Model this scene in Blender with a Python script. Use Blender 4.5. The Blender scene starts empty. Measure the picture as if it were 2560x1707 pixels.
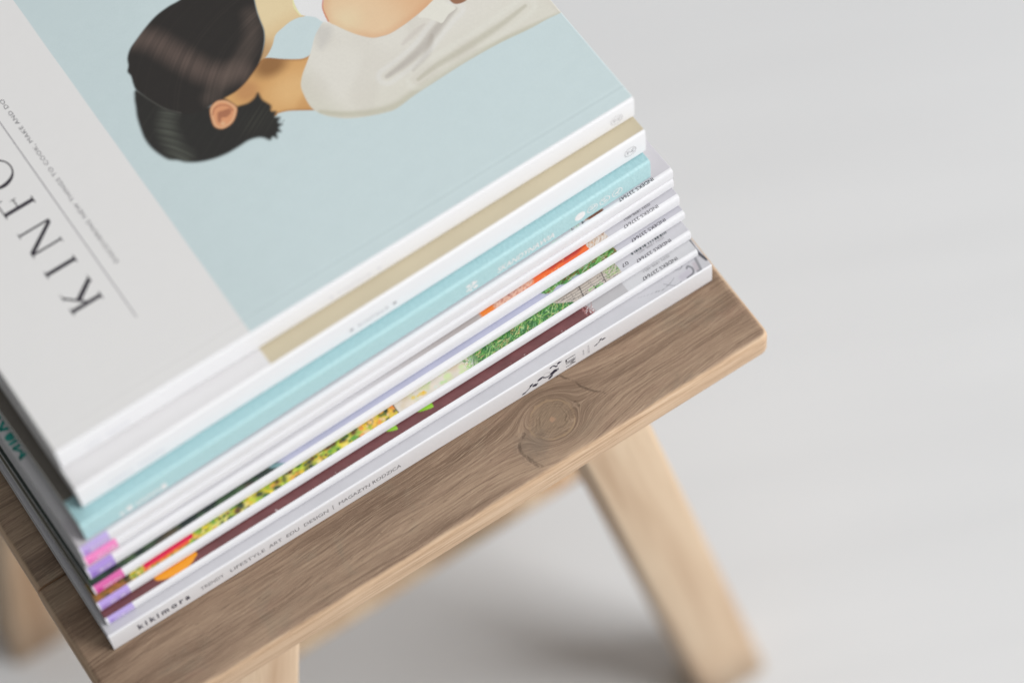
import bpy, math, random
import numpy as np
from mathutils import Vector, Matrix

random.seed(7); RNG = np.random.default_rng(11)
scene = bpy.context.scene
COL = scene.collection

# ------------------------------------------------------------------ camera
cam_d = bpy.data.cameras.new('camera'); cam = bpy.data.objects.new('camera', cam_d); COL.objects.link(cam)
cam_d.sensor_width = 36.0; cam_d.lens = 99.85
cam_d.clip_start = 0.01; cam_d.clip_end = 60
PITCH, YAW, ROLL = 1.0857865, 0.4705250, -0.1248900
fwd = Vector((math.sin(YAW)*math.cos(PITCH), math.cos(YAW)*math.cos(PITCH), -math.sin(PITCH)))
r0 = Vector((math.cos(YAW), -math.sin(YAW), 0)); u0 = r0.cross(fwd)
rt = r0*math.cos(ROLL) + u0*math.sin(ROLL); up = -r0*math.sin(ROLL) + u0*math.cos(ROLL)
CAM = Vector((0.152533, -0.453035, 1.095092))
cam.matrix_world = Matrix(((rt.x, up.x, -fwd.x, CAM.x), (rt.y, up.y, -fwd.y, CAM.y), (rt.z, up.z, -fwd.z, CAM.z), (0, 0, 0, 1)))
cam_d.dof.use_dof = True; cam_d.dof.focus_distance = 1.214; cam_d.dof.aperture_fstop = 2.4
scene.camera = cam

# ------------------------------------------------------------------ light
world = bpy.data.worlds.new('World'); scene.world = world; world.use_nodes = True
bg = world.node_tree.nodes['Background']
bg.inputs['Color'].default_value = (0.97, 0.985, 1.0, 1); bg.inputs['Strength'].default_value = 0.13
def area(name, loc, target, sx, sy, power, color):
    d = bpy.data.lights.new(name, 'AREA'); d.shape = 'RECTANGLE'; d.size = sx; d.size_y = sy
    d.energy = power; d.color = color
    o = bpy.data.objects.new(name, d); COL.objects.link(o); o.location = loc
    o.rotation_euler = (Vector(target) - Vector(loc)).to_track_quat('-Z', 'Y').to_euler()
    return o
area('window_light', (4.00, -3.30, 2.90), (0.35, 0.08, 0.0), 3.0, 2.8, 388, (1.0, 0.995, 0.988))
area('skylight', (0.95, 0.30, 4.2), (0.35, 0.10, 0.0), 2.4, 2.4, 38, (1.0, 1.0, 1.0))
scene.view_settings.view_transform = 'Standard'; scene.view_settings.look = 'None'
scene.view_settings.exposure = 0.0; scene.view_settings.gamma = 1.0
scene.view_settings.use_curve_mapping = False
try:
    scene.cycles.use_denoising = True
except Exception: pass

# ------------------------------------------------------------------ helpers
def lin(c):
    c = np.asarray(c, float)/255.0
    return np.where(c <= 0.04045, c/12.92, ((c+0.055)/1.055)**2.4)
INK_K = 1.16
def ink(c, k=None):                       # printed colour as it looks under the window light -> base colour
    k = INK_K if k is None else k
    return np.clip(lin(c)*k, 0.0, 0.86)
def rgba(c, k=None): return tuple(float(v) for v in ink(c, k)) + (1.0,)

def new_obj(name, me, parent=None, mats=()):
    o = bpy.data.objects.new(name, me); COL.objects.link(o)
    for m in mats: me.materials.append(m)
    if parent is not None: o.parent = parent
    return o
def mesh(name, v, f, smooth=False):
    me = bpy.data.meshes.new(name); me.from_pydata([tuple(map(float, p)) for p in v], [], [tuple(int(i) for i in q) for q in f])
    if smooth: me.polygons.foreach_set('use_smooth', [True]*len(me.polygons))
    me.update(); return me
def grid_mesh(name, P, color=None, smooth=True):
    """P: (n,m,3) array -> quad grid with optional per-vertex colour (n,m,3)"""
    n, m = P.shape[:2]; me = bpy.data.meshes.new(name)
    idx = np.arange(n*m).reshape(n, m)
    q = np.stack([idx[:-1, :-1], idx[1:, :-1], idx[1:, 1:], idx[:-1, 1:]], -1).reshape(-1, 4)
    me.vertices.add(n*m); me.vertices.foreach_set('co', P.reshape(-1).astype(np.float32))
    me.loops.add(q.size); me.loops.foreach_set('vertex_index', q.reshape(-1).astype(np.int32))
    me.polygons.add(len(q)); me.polygons.foreach_set('loop_start', (np.arange(len(q))*4).astype(np.int32))
    me.polygons.foreach_set('use_smooth', np.full(len(q), smooth))
    me.update(calc_edges=True)
    if color is not None:
        at = me.color_attributes.new('print', 'FLOAT_COLOR', 'POINT')
        at.data.foreach_set('color', np.concatenate([color.reshape(-1, 3), np.ones((n*m, 1))], 1).reshape(-1).astype(np.float32))
    return me
def empty(name, loc, rz=0.0):
    o = bpy.data.objects.new(name, None); COL.objects.link(o); o.location = loc; o.rotation_euler = (0, 0, rz)
    o.empty_display_size = 0.03; return o
def tag(o, label, cat, group=None):
    o['label'] = label; o['category'] = cat
    if group: o['group'] = group

# ------------------------------------------------------------------ materials
class G:
    def __init__(s, name, rough=0.5, spec=0.4):
        s.m = bpy.data.materials.new(name); s.m.use_nodes = True
        s.t = s.m.node_tree; s.b = s.t.nodes['Principled BSDF']
        s.b.inputs['Roughness'].default_value = rough; s.b.inputs['Specular IOR Level'].default_value = spec
    def node(s, typ, **kw):
        n = s.t.nodes.new(typ)
        for k, v in kw.items(): setattr(n, k, v)
        return n
    def put(s, sock, v):
        if isinstance(v, bpy.types.NodeSocket): s.t.links.new(v, sock)
        elif v is not None: sock.default_value = v
    def math(s, op, a, b=None, c=None, clamp=False):
        n = s.node('ShaderNodeMath', operation=op, use_clamp=clamp)
        for i, v in enumerate((a, b, c)): s.put(n.inputs[i], v)
        return n.outputs[0]
    def noise(s, vec, scale=5.0, detail=4.0, rough=0.5, dist=0.0, col=False):
        n = s.node('ShaderNodeTexNoise'); s.put(n.inputs['Vector'], vec)
        n.inputs['Scale'].default_value = scale; n.inputs['Detail'].default_value = detail
        n.inputs['Roughness'].default_value = rough; n.inputs['Distortion'].default_value = dist
        return n.outputs['Color' if col else 'Fac']
    def xyz(s, x, y, z):
        n = s.node('ShaderNodeCombineXYZ')
        for i, v in enumerate((x, y, z)): s.put(n.inputs[i], v)
        return n.outputs[0]
    def obj(s):
        n = s.node('ShaderNodeTexCoord'); sp = s.node('ShaderNodeSeparateXYZ'); s.t.links.new(n.outputs['Object'], sp.inputs[0])
        return n.outputs['Object'], sp.outputs[0], sp.outputs[1], sp.outputs[2]
    def ramp(s, fac, stops):
        n = s.node('ShaderNodeValToRGB'); e = n.color_ramp.elements
        while len(e) < len(stops): e.new(0.5)
        for k, (p, c) in enumerate(stops):
            e[k].position = p; e[k].color = c if len(c) == 4 else tuple(c)+(1,)
        s.put(n.inputs[0], fac); return n.outputs[0]
    def mix(s, fac, a, b, mode='MIX'):
        n = s.node('ShaderNodeMix', data_type='RGBA', blend_type=mode)
        s.put(n.inputs[0], fac); s.put(n.inputs[6], a); s.put(n.inputs[7], b); return n.outputs[2]
    def bump(s, h, strength=0.3, dist=0.001):
        n = s.node('ShaderNodeBump'); n.inputs['Strength'].default_value = strength; n.inputs['Distance'].default_value = dist
        s.put(n.inputs['Height'], h); s.t.links.new(n.outputs[0], s.b.inputs['Normal'])
    def smooth(s, v, a, b):
        n = s.node('ShaderNodeMapRange', interpolation_type='SMOOTHSTEP')
        s.put(n.inputs[0], v); n.inputs[1].default_value = a; n.inputs[2].default_value = b
        return n.outputs[0]

def print_mat(name, rough, spec=0.4, fibre=0.05):
    g = G(name, rough, spec)
    a = g.node('ShaderNodeAttribute', attribute_name='print')
    o, x, y, z = g.obj()
    n = g.noise(o, 260, 5, 0.6)
    c = g.mix(fibre, a.outputs['Color'], g.mix(n, (0.0, 0.0, 0.0, 1), (1, 1, 1, 1)), 'SOFT_LIGHT')
    g.put(g.b.inputs['Base Color'], c)
    g.bump(g.noise(o, 45, 3, 0.5), 0.05, 0.002)
    return g.m
def plain(name, c, rough=0.5, spec=0.4, k=None):
    g = G(name, rough, spec); o, x, y, z = g.obj()
    base = rgba(c, k); dk = tuple(v*0.93 for v in base[:3])+(1,)
    g.put(g.b.inputs['Base Color'], g.mix(g.noise(o, 120, 4), dk, base)); return g.m

MAT = {}
MAT['matte_print'] = print_mat('matte_cover_print', 0.54, 0.32)
MAT['gloss_print'] = print_mat('coated_cover_print', 0.38, 0.42)
MAT['ink_black'] = plain('black_ink', (62, 58, 66), 0.55, 0.3, 1.0)
MAT['ink_navy'] = plain('dark_blue_ink', (48, 46, 66), 0.5, 0.3, 1.0)
MAT['ink_grey'] = plain('grey_ink', (150, 148, 152), 0.55, 0.3)
MAT['ink_pale'] = plain('pale_grey_ink', (205, 205, 212), 0.55, 0.3)
MAT['ink_mid'] = plain('mid_grey_ink', (112, 110, 114), 0.55, 0.3)
MAT['ink_white'] = plain('white_ink', (244, 250, 252), 0.5, 0.3)
MAT['ink_teal'] = plain('teal_ink', (40, 150, 140), 0.5, 0.3)
def pages_mat():
    g = G('paper_page_edges', 0.75, 0.2); o, x, y, z = g.obj()
    n = g.noise(g.xyz(g.math('MULTIPLY', x, 6.0), g.math('MULTIPLY', y, 6.0), g.math('MULTIPLY', z, 5200.0)), 1.0, 2, 0.6)
    g.put(g.b.inputs['Base Color'], g.ramp(n, [(0.3, rgba((176, 172, 166))), (0.62, rgba((226, 223, 218)))]))
    g.bump(n, 0.25, 0.0004); return g.m
MAT['pages'] = pages_mat()
def aqua_mat():
    g = G('embossed_aqua_cover', 0.42, 0.40)
    a = g.node('ShaderNodeAttribute', attribute_name='print'); o, x, y, z = g.obj()
    w = g.noise(g.xyz(g.math('MULTIPLY', x, 900), g.math('MULTIPLY', y, 520), g.math('MULTIPLY', z, 520)), 1.0, 3, 0.65, 0.4)
    c = g.mix(0.16, a.outputs['Color'], g.mix(g.smooth(w, 0.35, 0.65), (0.25, 0.25, 0.25, 1), (0.8, 0.8, 0.8, 1)), 'SOFT_LIGHT')
    g.put(g.b.inputs['Base Color'], c); g.bump(w, 0.35, 0.0006); return g.m
MAT['aqua'] = aqua_mat()

STOOL = Vector((0.3468, 0.155, -0.46))      # base of the stool, on the floor
def wood_top():
    g = G('weathered_teak_board', 0.62, 0.28)
    o, X, Y, Z = g.obj()
    seed = g.node('ShaderNodeObjectInfo').outputs['Random']
    KX, KY = 0.4076-STOOL.x, 0.0200-STOOL.y
    dx = g.math('SUBTRACT', X, KX); dy = g.math('SUBTRACT', Y, KY)
    wob = g.noise(o, 150, 4, 0.6, 0.5)
    r2 = g.math('ADD', g.math('MULTIPLY', g.math('MULTIPLY', dx, dx), 0.72), g.math('MULTIPLY', dy, dy))
    r = g.math('SQRT', r2)
    rw = g.math('ADD', r, g.math('MULTIPLY', g.math('SUBTRACT', wob, 0.5), 0.0042))
    R = 0.0098
    psi = g.math('MULTIPLY', dy, g.math('SUBTRACT', 1.0, g.math('DIVIDE', R*R*1.1, g.math('MAXIMUM', r2, R*R*0.8))))
    low = g.noise(g.xyz(g.math('MULTIPLY', X, 9), g.math('MULTIPLY', Y, 26), g.math('MULTIPLY', seed, 40)), 1.0, 3, 0.5)
    gy = g.math('ADD', psi, g.math('MULTIPLY', g.math('SUBTRACT', low, 0.5), 0.011))
    gx = g.math('ADD', X, g.math('MULTIPLY', dy, 0.5))
    fine = g.noise(g.xyz(g.math('MULTIPLY', gx, 26), g.math('MULTIPLY', gy, 1500), 0.3), 1.0, 5, 0.62, 0.25)
    mid = g.noise(g.xyz(g.math('MULTIPLY', gx, 9), g.math('MULTIPLY', gy, 300), 2.3), 1.0, 4, 0.6, 0.2)
    wide = g.noise(g.xyz(g.math('MULTIPLY', gx, 7), g.math('MULTIPLY', gy, 70), 5.1), 1.0, 3, 0.5)
    c = g.ramp(wide, [(0.30, rgba((112, 93, 78), 1.0)), (0.50, rgba((148, 126, 107), 1.0)), (0.72, rgba((174, 150, 127), 1.0))])
    hue = g.noise(o, 42, 4, 0.6, 0.6)
    c = g.mix(g.math('MULTIPLY', g.smooth(hue, 0.52, 0.70), 0.42), c, rgba((136, 130, 114), 1.0))
    hue2 = g.noise(g.xyz(g.math('MULTIPLY', X, 30), g.math('MULTIPLY', Y, 60), 8.0), 1.0, 3, 0.6)
    c = g.mix(g.math('MULTIPLY', g.smooth(hue2, 0.55, 0.72), 0.40), c, rgba((152, 122, 106), 1.0))
    c = g.mix(g.math('MULTIPLY', g.smooth(mid, 0.50, 0.74), 0.55), c, rgba((100, 80, 66), 1.0))
    fib = g.noise(g.xyz(g.math('MULTIPLY', g.math('ADD', X, g.math('MULTIPLY', Y, 0.5)), 75), g.math('MULTIPLY', g.math('SUBTRACT', gy, g.math('MULTIPLY', X, 0.10)), 2300), 7.7), 1.0, 4, 0.7, 0.3)
    c = g.mix(g.math('MULTIPLY', g.smooth(fine, 0.48, 0.66), 0.50), c, rgba((186, 162, 138), 1.0))
    c = g.mix(g.math('MULTIPLY', g.smooth(fine, 0.50, 0.30), 0.55), c, rgba((88, 73, 62), 1.0))
    c = g.mix(g.math('MULTIPLY', g.smooth(fib, 0.54, 0.66), 0.46), c, rgba((202, 178, 152), 1.0))
    c = g.mix(g.math('MULTIPLY', g.smooth(fib, 0.44, 0.32), 0.52), c, rgba((84, 70, 60), 1.0))
    pore = g.noise(g.xyz(g.math('MULTIPLY', X, 260), g.math('MULTIPLY', gy, 1500), 3.1), 1.0, 2, 0.5)
    c = g.mix(g.math('MULTIPLY', g.smooth(pore, 0.66, 0.75), 0.5), c, rgba((74, 60, 50), 1.0))
    # knot
    ring = g.math('SINE', g.math('ADD', g.math('MULTIPLY', rw, 5200.0), g.math('MULTIPLY', g.noise(o, 55, 2), 9.0)))
    ringk = g.math('MULTIPLY', g.smooth(ring, 0.1, 1.0), g.math('MULTIPLY', g.smooth(g.noise(o, 170, 3), 0.38, 0.62), g.smooth(rw, 0.0035, 0.0062)))
    kc = g.mix(g.math('MULTIPLY', ringk, 0.75), rgba((142, 123, 103), 1.0), rgba((88, 75, 63), 1.0))
    kf = g.noise(g.xyz(g.math('MULTIPLY', g.math('ADD', X, g.math('MULTIPLY', Y, 0.6)), 140), g.math('MULTIPLY', g.math('SUBTRACT', Y, g.math('MULTIPLY', X, 0.5)), 1900), 2.0), 1.0, 4, 0.65)
    kc = g.mix(g.math('MULTIPLY', g.smooth(kf, 0.50, 0.66), 0.5), kc, rgba((178, 154, 124), 1.0))
    kc = g.mix(g.math('MULTIPLY', g.smooth(kf, 0.46, 0.34), 0.55), kc, rgba((98, 84, 70), 1.0))
    kc = g.mix(g.math('MULTIPLY', g.smooth(rw, 0.0018, 0.0008), 0.8), kc, rgba((196, 154, 124), 1.0))
    c = g.mix(g.math('MULTIPLY', g.smooth(rw, 0.0098, 0.0056), 0.85), c, kc)
    halo = g.math('MULTIPLY', g.smooth(rw, 0.026, 0.008), g.smooth(hue2, 0.38, 0.62))
    c = g.mix(g.math('MULTIPLY', halo, 0.40), c, rgba((112, 98, 82), 1.0))
    rim = g.math('MULTIPLY', g.math('MULTIPLY', g.smooth(rw, 0.0080, 0.0087), g.smooth(rw, 0.0095, 0.0088)), g.smooth(g.noise(o, 60, 2), 0.40, 0.58))
    rim2 = g.math('MULTIPLY', g.math('MULTIPLY', g.smooth(rw, 0.0050, 0.0055), g.smooth(rw, 0.0061, 0.0056)), g.smooth(g.noise(o, 75, 2), 0.42, 0.60))
    c = g.mix(g.math('MULTIPLY', rim2, 0.55), c, rgba((86, 74, 62), 1.0))
    c = g.mix(g.math('MULTIPLY', rim, 0.60), c, rgba((166, 142, 112), 1.0))
    # two healed cracks beside the knot
    def crack(x, y, pts, width):
        tot = None
        for (ax, ay), (bx, by) in zip(pts[:-1], pts[1:]):
            ax -= STOOL.x; bx -= STOOL.x; ay -= STOOL.y; by -= STOOL.y
            L2 = (bx-ax)**2 + (by-ay)**2
            px = g.math('SUBTRACT', x, ax); py = g.math('SUBTRACT', y, ay)
            t = g.math('DIVIDE', g.math('ADD', g.math('MULTIPLY', px, bx-ax), g.math('MULTIPLY', py, by-ay)), L2, clamp=True)
            qx = g.math('SUBTRACT', px, g.math('MULTIPLY', t, bx-ax)); qy = g.math('SUBTRACT', py, g.math('MULTIPLY', t, by-ay))
            d = g.math('ADD', g.math('MULTIPLY', qx, qx), g.math('MULTIPLY', qy, qy))
            tot = d if tot is None else g.math('MINIMUM', tot, d)
        return g.smooth(g.math('SQRT', tot), width, width*0.15)
    jx = g.math('ADD', X, g.math('MULTIPLY', g.math('SUBTRACT', g.noise(o, 170, 4, 0.6), 0.5), 0.0024))
    jy = g.math('ADD', Y, g.math('MULTIPLY', g.math('SUBTRACT', g.noise(o, 150, 4, 0.6), 0.5), 0.0024))
    k1 = crack(jx, jy, [(0.4190, 0.0378), (0.4216, 0.0356), (0.4238, 0.0328), (0.4253, 0.0297), (0.4267, 0.0262), (0.4281, 0.0236), (0.4302, 0.0208), (0.4332, 0.0175)], 0.0007)
    k2 = crack(jx, jy, [(0.3935, 0.0212), (0.3912, 0.0196), (0.3890, 0.0176), (0.3880, 0.0152), (0.3880, 0.0126), (0.3888, 0.0098), (0.3901, 0.0066), (0.3914, 0.0042)], 0.0013)
    k3 = crack(jx, jy, [(0.4196, 0.0212), (0.4205, 0.0192)], 0.0011)
    k = g.math('MULTIPLY', g.math('MAXIMUM', g.math('MAXIMUM', k1, k2), k3), g.smooth(g.noise(o, 150, 4, 0.65), 0.32, 0.62))
    sx = g.math('SUBTRACT', X, 0.3945-STOOL.x); sy = g.math('SUBTRACT', Y, 0.0135-STOOL.y)
    sd = g.math('SQRT', g.math('ADD', g.math('MULTIPLY', sx, sx), g.math('MULTIPLY', g.math('MULTIPLY', sy, sy), 0.6)))
    sd = g.math('ADD', sd, g.math('MULTIPLY', g.math('SUBTRACT', g.noise(o, 190, 4, 0.65), 0.5), 0.016))
    c = g.mix(g.math('MULTIPLY', g.smooth(sd, 0.0105, 0.000), 0.48), c, rgba((104, 100, 92), 1.0))
    c = g.mix(g.math('MULTIPLY', k, 0.58), c, rgba((66, 57, 50), 1.0))
    # second board is browner, paler sanded arris along every edge
    c = g.mix(g.math('MULTIPLY', g.smooth(seed, 0.4, 0.9), 0.18), c, rgba((150, 112, 84), 1.0))
    pale_n = g.noise(g.xyz(g.math('MULTIPLY', X, 30), g.math('MULTIPLY', Y, 30), g.math('MULTIPLY', Z, 900)), 1.0, 4, 0.6, 0.3)
    pale = g.ramp(pale_n, [(0.30, rgba((170, 140, 112), 1.0)), (0.48, rgba((200, 170, 140), 1.0)), (0.70, rgba((214, 188, 160), 1.0))])
    streak = g.noise(g.xyz(g.math('MULTIPLY', X, 160), g.math('MULTIPLY', Y, 160), g.math('MULTIPLY', Z, 2600)), 1.0, 3, 0.6)
    pale = g.mix(g.math('MULTIPLY', g.smooth(streak, 0.55, 0.75), 0.35), pale, rgba((150, 116, 90), 1.0))
    zt = g.math('ADD', Z, g.math('MULTIPLY', g.math('SUBTRACT', g.noise(g.xyz(g.math('MULTIPLY', X, 40), g.math('MULTIPLY', Y, 40), 1.0), 1.0, 4, 0.6), 0.5), 0.0016))
    f = g.smooth(zt, -STOOL.z-0.0002, -STOOL.z-0.0012)
    g.put(g.b.inputs['Base Color'], g.mix(f, c, pale))
    hgt = g.math('ADD', g.math('MULTIPLY', fine, 0.6), g.math('ADD', g.math('MULTIPLY', mid, 0.4), g.math('MULTIPLY', k, -0.8)))
    g.bump(hgt, 0.55, 0.0008)
    return g.m
MAT['board'] = wood_top()
def leg_mat():
    g = G('pale_teak_leg', 0.55, 0.3); o, X, Y, Z = g.obj()
    s = g.node('ShaderNodeObjectInfo').outputs['Random']
    X = g.math('ADD', g.math('ABSOLUTE', X), g.math('MULTIPLY', Z, 0.172))      # grain follows the lean of the leg
    lo = g.noise(g.xyz(g.math('MULTIPLY', X, 60), g.math('MULTIPLY', Y, 60), g.math('ADD', g.math('MULTIPLY', Z, 3), g.math('MULTIPLY', s, 30))), 1.0, 3, 0.5)
    fi = g.noise(g.xyz(g.math('MULTIPLY', X, 420), g.math('MULTIPLY', Y, 420), g.math('MULTIPLY', Z, 14)), 1.0, 4, 0.6)
    c = g.ramp(lo, [(0.32, rgba((182, 150, 120), 1.0)), (0.5, rgba((208, 182, 153), 1.0)), (0.7, rgba((220, 198, 170), 1.0))])
    c = g.mix(g.math('MULTIPLY', g.smooth(fi, 0.5, 0.75), 0.4), c, rgba((176, 142, 108), 1.0))
    g.put(g.b.inputs['Base Color'], c); g.bump(fi, 0.2, 0.0005); return g.m
MAT['leg'] = leg_mat()
def floor_mat():
    g = G('pale_painted_floor', 0.55, 0.35); o, X, Y, Z = g.obj()
    # boards run along the picture's horizontal
    a = 0.42
    A = g.math('ADD', g.math('MULTIPLY', X, math.cos(a)), g.math('MULTIPLY', Y, -math.sin(a)))
    B = g.math('ADD', g.math('MULTIPLY', X, math.sin(a)), g.math('MULTIPLY', Y, math.cos(a)))
    n = g.noise(g.xyz(g.math('MULTIPLY', A, 2.2), g.math('MULTIPLY', B, 22), 0.0), 1.0, 4, 0.55)
    n2 = g.noise(o, 3.0, 3, 0.5)
    c = g.ramp(n, [(0.30, rgba((215, 216, 217), 1.09)), (0.65, rgba((220, 221, 222), 1.09))])
    c = g.mix(g.math('MULTIPLY', n2, 0.15), c, rgba((214, 215, 217), 1.10))
    g.put(g.b.inputs['Base Color'], c); g.bump(n, 0.05, 0.002); return g.m
MAT['floor'] = floor_mat()

# ------------------------------------------------------------------ setting
fl = new_obj('floor', mesh('floor', [(-4, -4, 0), (5, -4, 0), (5, 5, 0), (-4, 5, 0)], [(0, 1, 2, 3)]), None, [MAT['floor']])
fl.location = (0, 0, STOOL.z); fl['kind'] = 'structure'

# ------------------------------------------------------------------ stool
def rounded_box(x0, x1, y0, y1, z0, z1, r, seg=4, fb=1.0, ff=1.0):
    """box with rounded edges all round: stacked rounded rectangles"""
    def ring(inset, z):
        rr = max(r*1.15-inset, 0.0004); pts = []
        for cx, sy, a0 in ((x1-inset-rr, 1, 0), (x0+inset+rr, 1, 90), (x0+inset+rr, -1, 180), (x1-inset-rr, -1, 270)):
            f_ = fb if sy > 0 else ff; ry = max(rr*f_, 0.0003); cy = (y1-inset*f_-ry) if sy > 0 else (y0+inset*f_+ry)
            for k in range(seg+1):
                a = math.radians(a0 + 90*k/seg); pts.append((cx+rr*math.cos(a), cy+ry*math.sin(a), z))
        return pts
    rings = []
    for k in range(seg+1):
        a = math.pi/2*k/seg; rings.append(ring(r*(1-math.sin(a)), z0+r*(1-math.cos(a))))
    for k in range(seg+1):
        a = math.pi/2*k/seg; rings.append(ring(r*(1-math.cos(a)), z1-r*(1-math.sin(a))))
    n = len(rings[0]); v = [p for q in rings for p in q]; f = []
    for i in range(len(rings)-1):
        for j in range(n):
            f.append((i*n+j, i*n+(j+1) % n, (i+1)*n+(j+1) % n, (i+1)*n+j))
    f.append(tuple(range(n-1, -1, -1))); f.append(tuple((len(rings)-1)*n+j for j in range(n)))
    return v, f
XL, XR, TH = 0.1846, 0.5089, 0.0172
BW = 0.0777
stool = empty('stool', STOOL)
tag(stool, 'low wooden stool with greyish brown board top carrying the magazine stack', 'stool')
def local(v): return [(p[0]-STOOL.x, p[1]-STOOL.y, p[2]-STOOL.z) for p in v]
for k in range(4):
    v, f = rounded_box(XL+(0.0004*(k % 2)), XR-(0.0003*((k+1) % 2)), k*BW+0.0003*(k > 0), (k+1)*BW-0.0003, -TH, -0.0002*(k % 2), 0.0036, 4, 0.14 if k < 3 else 1.0, 1.0 if k == 0 else 0.14)
    o = new_obj('board', mesh('board', local(v), f, True), stool, [MAT['board']])
    if k == 0: o['label'] = 'front board of the stool top with a round knot and pale worn edge'
def leg(cx, cy, fx, fy, w0=0.037, d0=0.030, w1=0.040, d1=0.032):
    """rounded square leg leaning outwards, from under the boards to the floor"""
    zt, zb = -TH+0.004, STOOL.z
    v = []; f = []; seg = 3; r = 0.0035; n = 4*(seg+1); NR = 9
    for i in range(NR):
        t = i/(NR-1); z = zt+(zb-zt)*t; x = cx+(fx-cx)*t; y = cy+(fy-cy)*t
        w = (w0+(w1-w0)*t)/2; d = (d0+(d1-d0)*t)/2
        for sx, sy, a0 in ((1, 1, 0), (-1, 1, 90), (-1, -1, 180), (1, -1, 270)):
            for k in range(seg+1):
                a = math.radians(a0+90*k/seg)
                v.append((x+sx*(w-r)+r*math.cos(a), y+sy*(d-r)+r*math.sin(a), z))
    for i in range(NR-1):
        for j in range(n): f.append((i*n+j, (i+1)*n+j, (i+1)*n+(j+1) % n, i*n+(j+1) % n))
    f.append(tuple(range(n))); f.append(tuple((NR-1)*n+j for j in range(n-1, -1, -1)))
    return new_obj('leg', mesh('leg', local(v), f, True), stool, [MAT['leg']])
SYM = XL+XR; DY = 4*BW
LX, FX, LY, FY = 0.4310, 0.5085, 0.0360, 0.0300
for mx in (0, 1):
    for my in (0, 1):
        a = (SYM-LX) if mx else LX; b = (SYM-FX) if mx else FX
        c = (DY-LY) if my else LY; d = (DY-FY) if my else FY
        leg(a, c, b, d)
def bar(p, q, w, h):
    p = Vector(p); q = Vector(q); d = (q-p).normalized(); s = d.cross(Vector((0, 0, 1))).normalized(); u = s.cross(d)
    v = []; n = 10
    for e in (p, q):
        for k in range(n):
            a = 2*math.pi*k/n; v.append(e+s*(w/2*math.cos(a))+u*(h/2*math.sin(a)))
    f = [(k, (k+1) % n, n+(k+1) % n, n+k) for k in range(n)] + [tuple(range(n-1, -1, -1)), tuple(n+k for k in range(n))]
    return new_obj('rung', mesh('rung', local(v), f, True), stool, [MAT['leg']])
zr = -0.275; tt = (zr+TH)/(STOOL.z+TH); xr_ = LX+(FX-LX)*tt; yr = LY+(FY-LY)*tt
bar((xr_, yr, zr), (xr_, DY-yr, zr), 0.020, 0.024)
bar((SYM-xr_, yr, zr), (SYM-xr_, DY-yr, zr), 0.020, 0.024)
bar((SYM-xr_, 0.110, zr), (xr_, 0.110, zr), 0.018, 0.018)

# ------------------------------------------------------------------ painting helpers (printed colour, in millimetres on the sheet)
def smooth_poly(pts, n=6, closed=True):
    P = np.array(pts, float); N = len(P); out = []
    rng = range(N if closed else N-1)
    for i in rng:
        p0 = P[(i-1) % N] if closed or i > 0 else P[i]; p1 = P[i]; p2 = P[(i+1) % N]
        p3 = P[(i+2) % N] if closed or i+2 < N else P[(i+1) % N]
        for k in range(n):
            t = k/n; out.append(0.5*((2*p1)+(-p0+p2)*t+(2*p0-5*p1+4*p2-p3)*t*t+(-p0+3*p1-3*p2+p3)*t**3))
    if not closed: out.append(P[-1])
    return np.array(out)
def seg_dist(U, V, P, closed=False):
    best = np.full(U.shape, 1e9); best_t = np.zeros(U.shape); N = len(P)
    for i in range(N if closed else N-1):
        a = P[i]; b = P[(i+1) % N]; d = b-a; L2 = d@d+1e-12
        t = np.clip(((U-a[0])*d[0]+(V-a[1])*d[1])/L2, 0, 1)
        q = np.hypot(U-a[0]-t*d[0], V-a[1]-t*d[1])
        m = q < best; best[m] = q[m]; best_t[m] = ((i+t)/max(N-1, 1))[m]
    return best, best_t
def inside(U, V, P):
    r = np.zeros(U.shape, bool); N = len(P); j = N-1
    for i in range(N):
        xi, yi = P[i]; xj, yj = P[j]
        c = ((yi > V) != (yj > V)) & (U < (xj-xi)*(V-yi)/(yj-yi+1e-12)+xi)
        r ^= c; j = i
    return r
def sstep(x, a, b):
    t = np.clip((x-a)/(b-a), 0, 1); return t*t*(3-2*t)
class Wave:
    """cheap smooth 1-D / 2-D noise from sums of sines, range about 0..1"""
    def __init__(s, seed, fmin, fmax, n=14):
        r = np.random.default_rng(seed); s.k = np.exp(r.uniform(math.log(fmin), math.log(fmax), n)); s.p = r.uniform(0, 6.28, n); s.a = r.uniform(0, 6.28, n); s.n = n
    def d1(s, x): return 0.5+sum(np.sin(k*x+p) for k, p in zip(s.k, s.p))/s.n*1.1
    def d2(s, x, y): return 0.5+sum(np.sin(k*(x*math.cos(a)+y*math.sin(a))+p) for k, p, a in zip(s.k, s.p, s.a))/s.n*1.3
def over(C, mask, col):
    col = np.asarray(col, float)
    return C*(1-mask[..., None])+col*mask[..., None]
def fill(C, U, V, pts, col, soft=0.35, sm=True):
    P = smooth_poly(pts) if sm else np.array(pts, float)
    lo = P.min(0)-2*soft-0.5; hi = P.max(0)+2*soft+0.5
    box = (U > lo[0]) & (U < hi[0]) & (V > lo[1]) & (V < hi[1])
    M = np.zeros(U.shape)
    if box.any():
        u = U[box]; v = V[box]; d, _ = seg_dist(u, v, P, True); d = np.where(inside(u, v, P), d, -d)
        M[box] = sstep(d, -soft, soft)
    return M if C is None else over(C, M, col)

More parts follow.
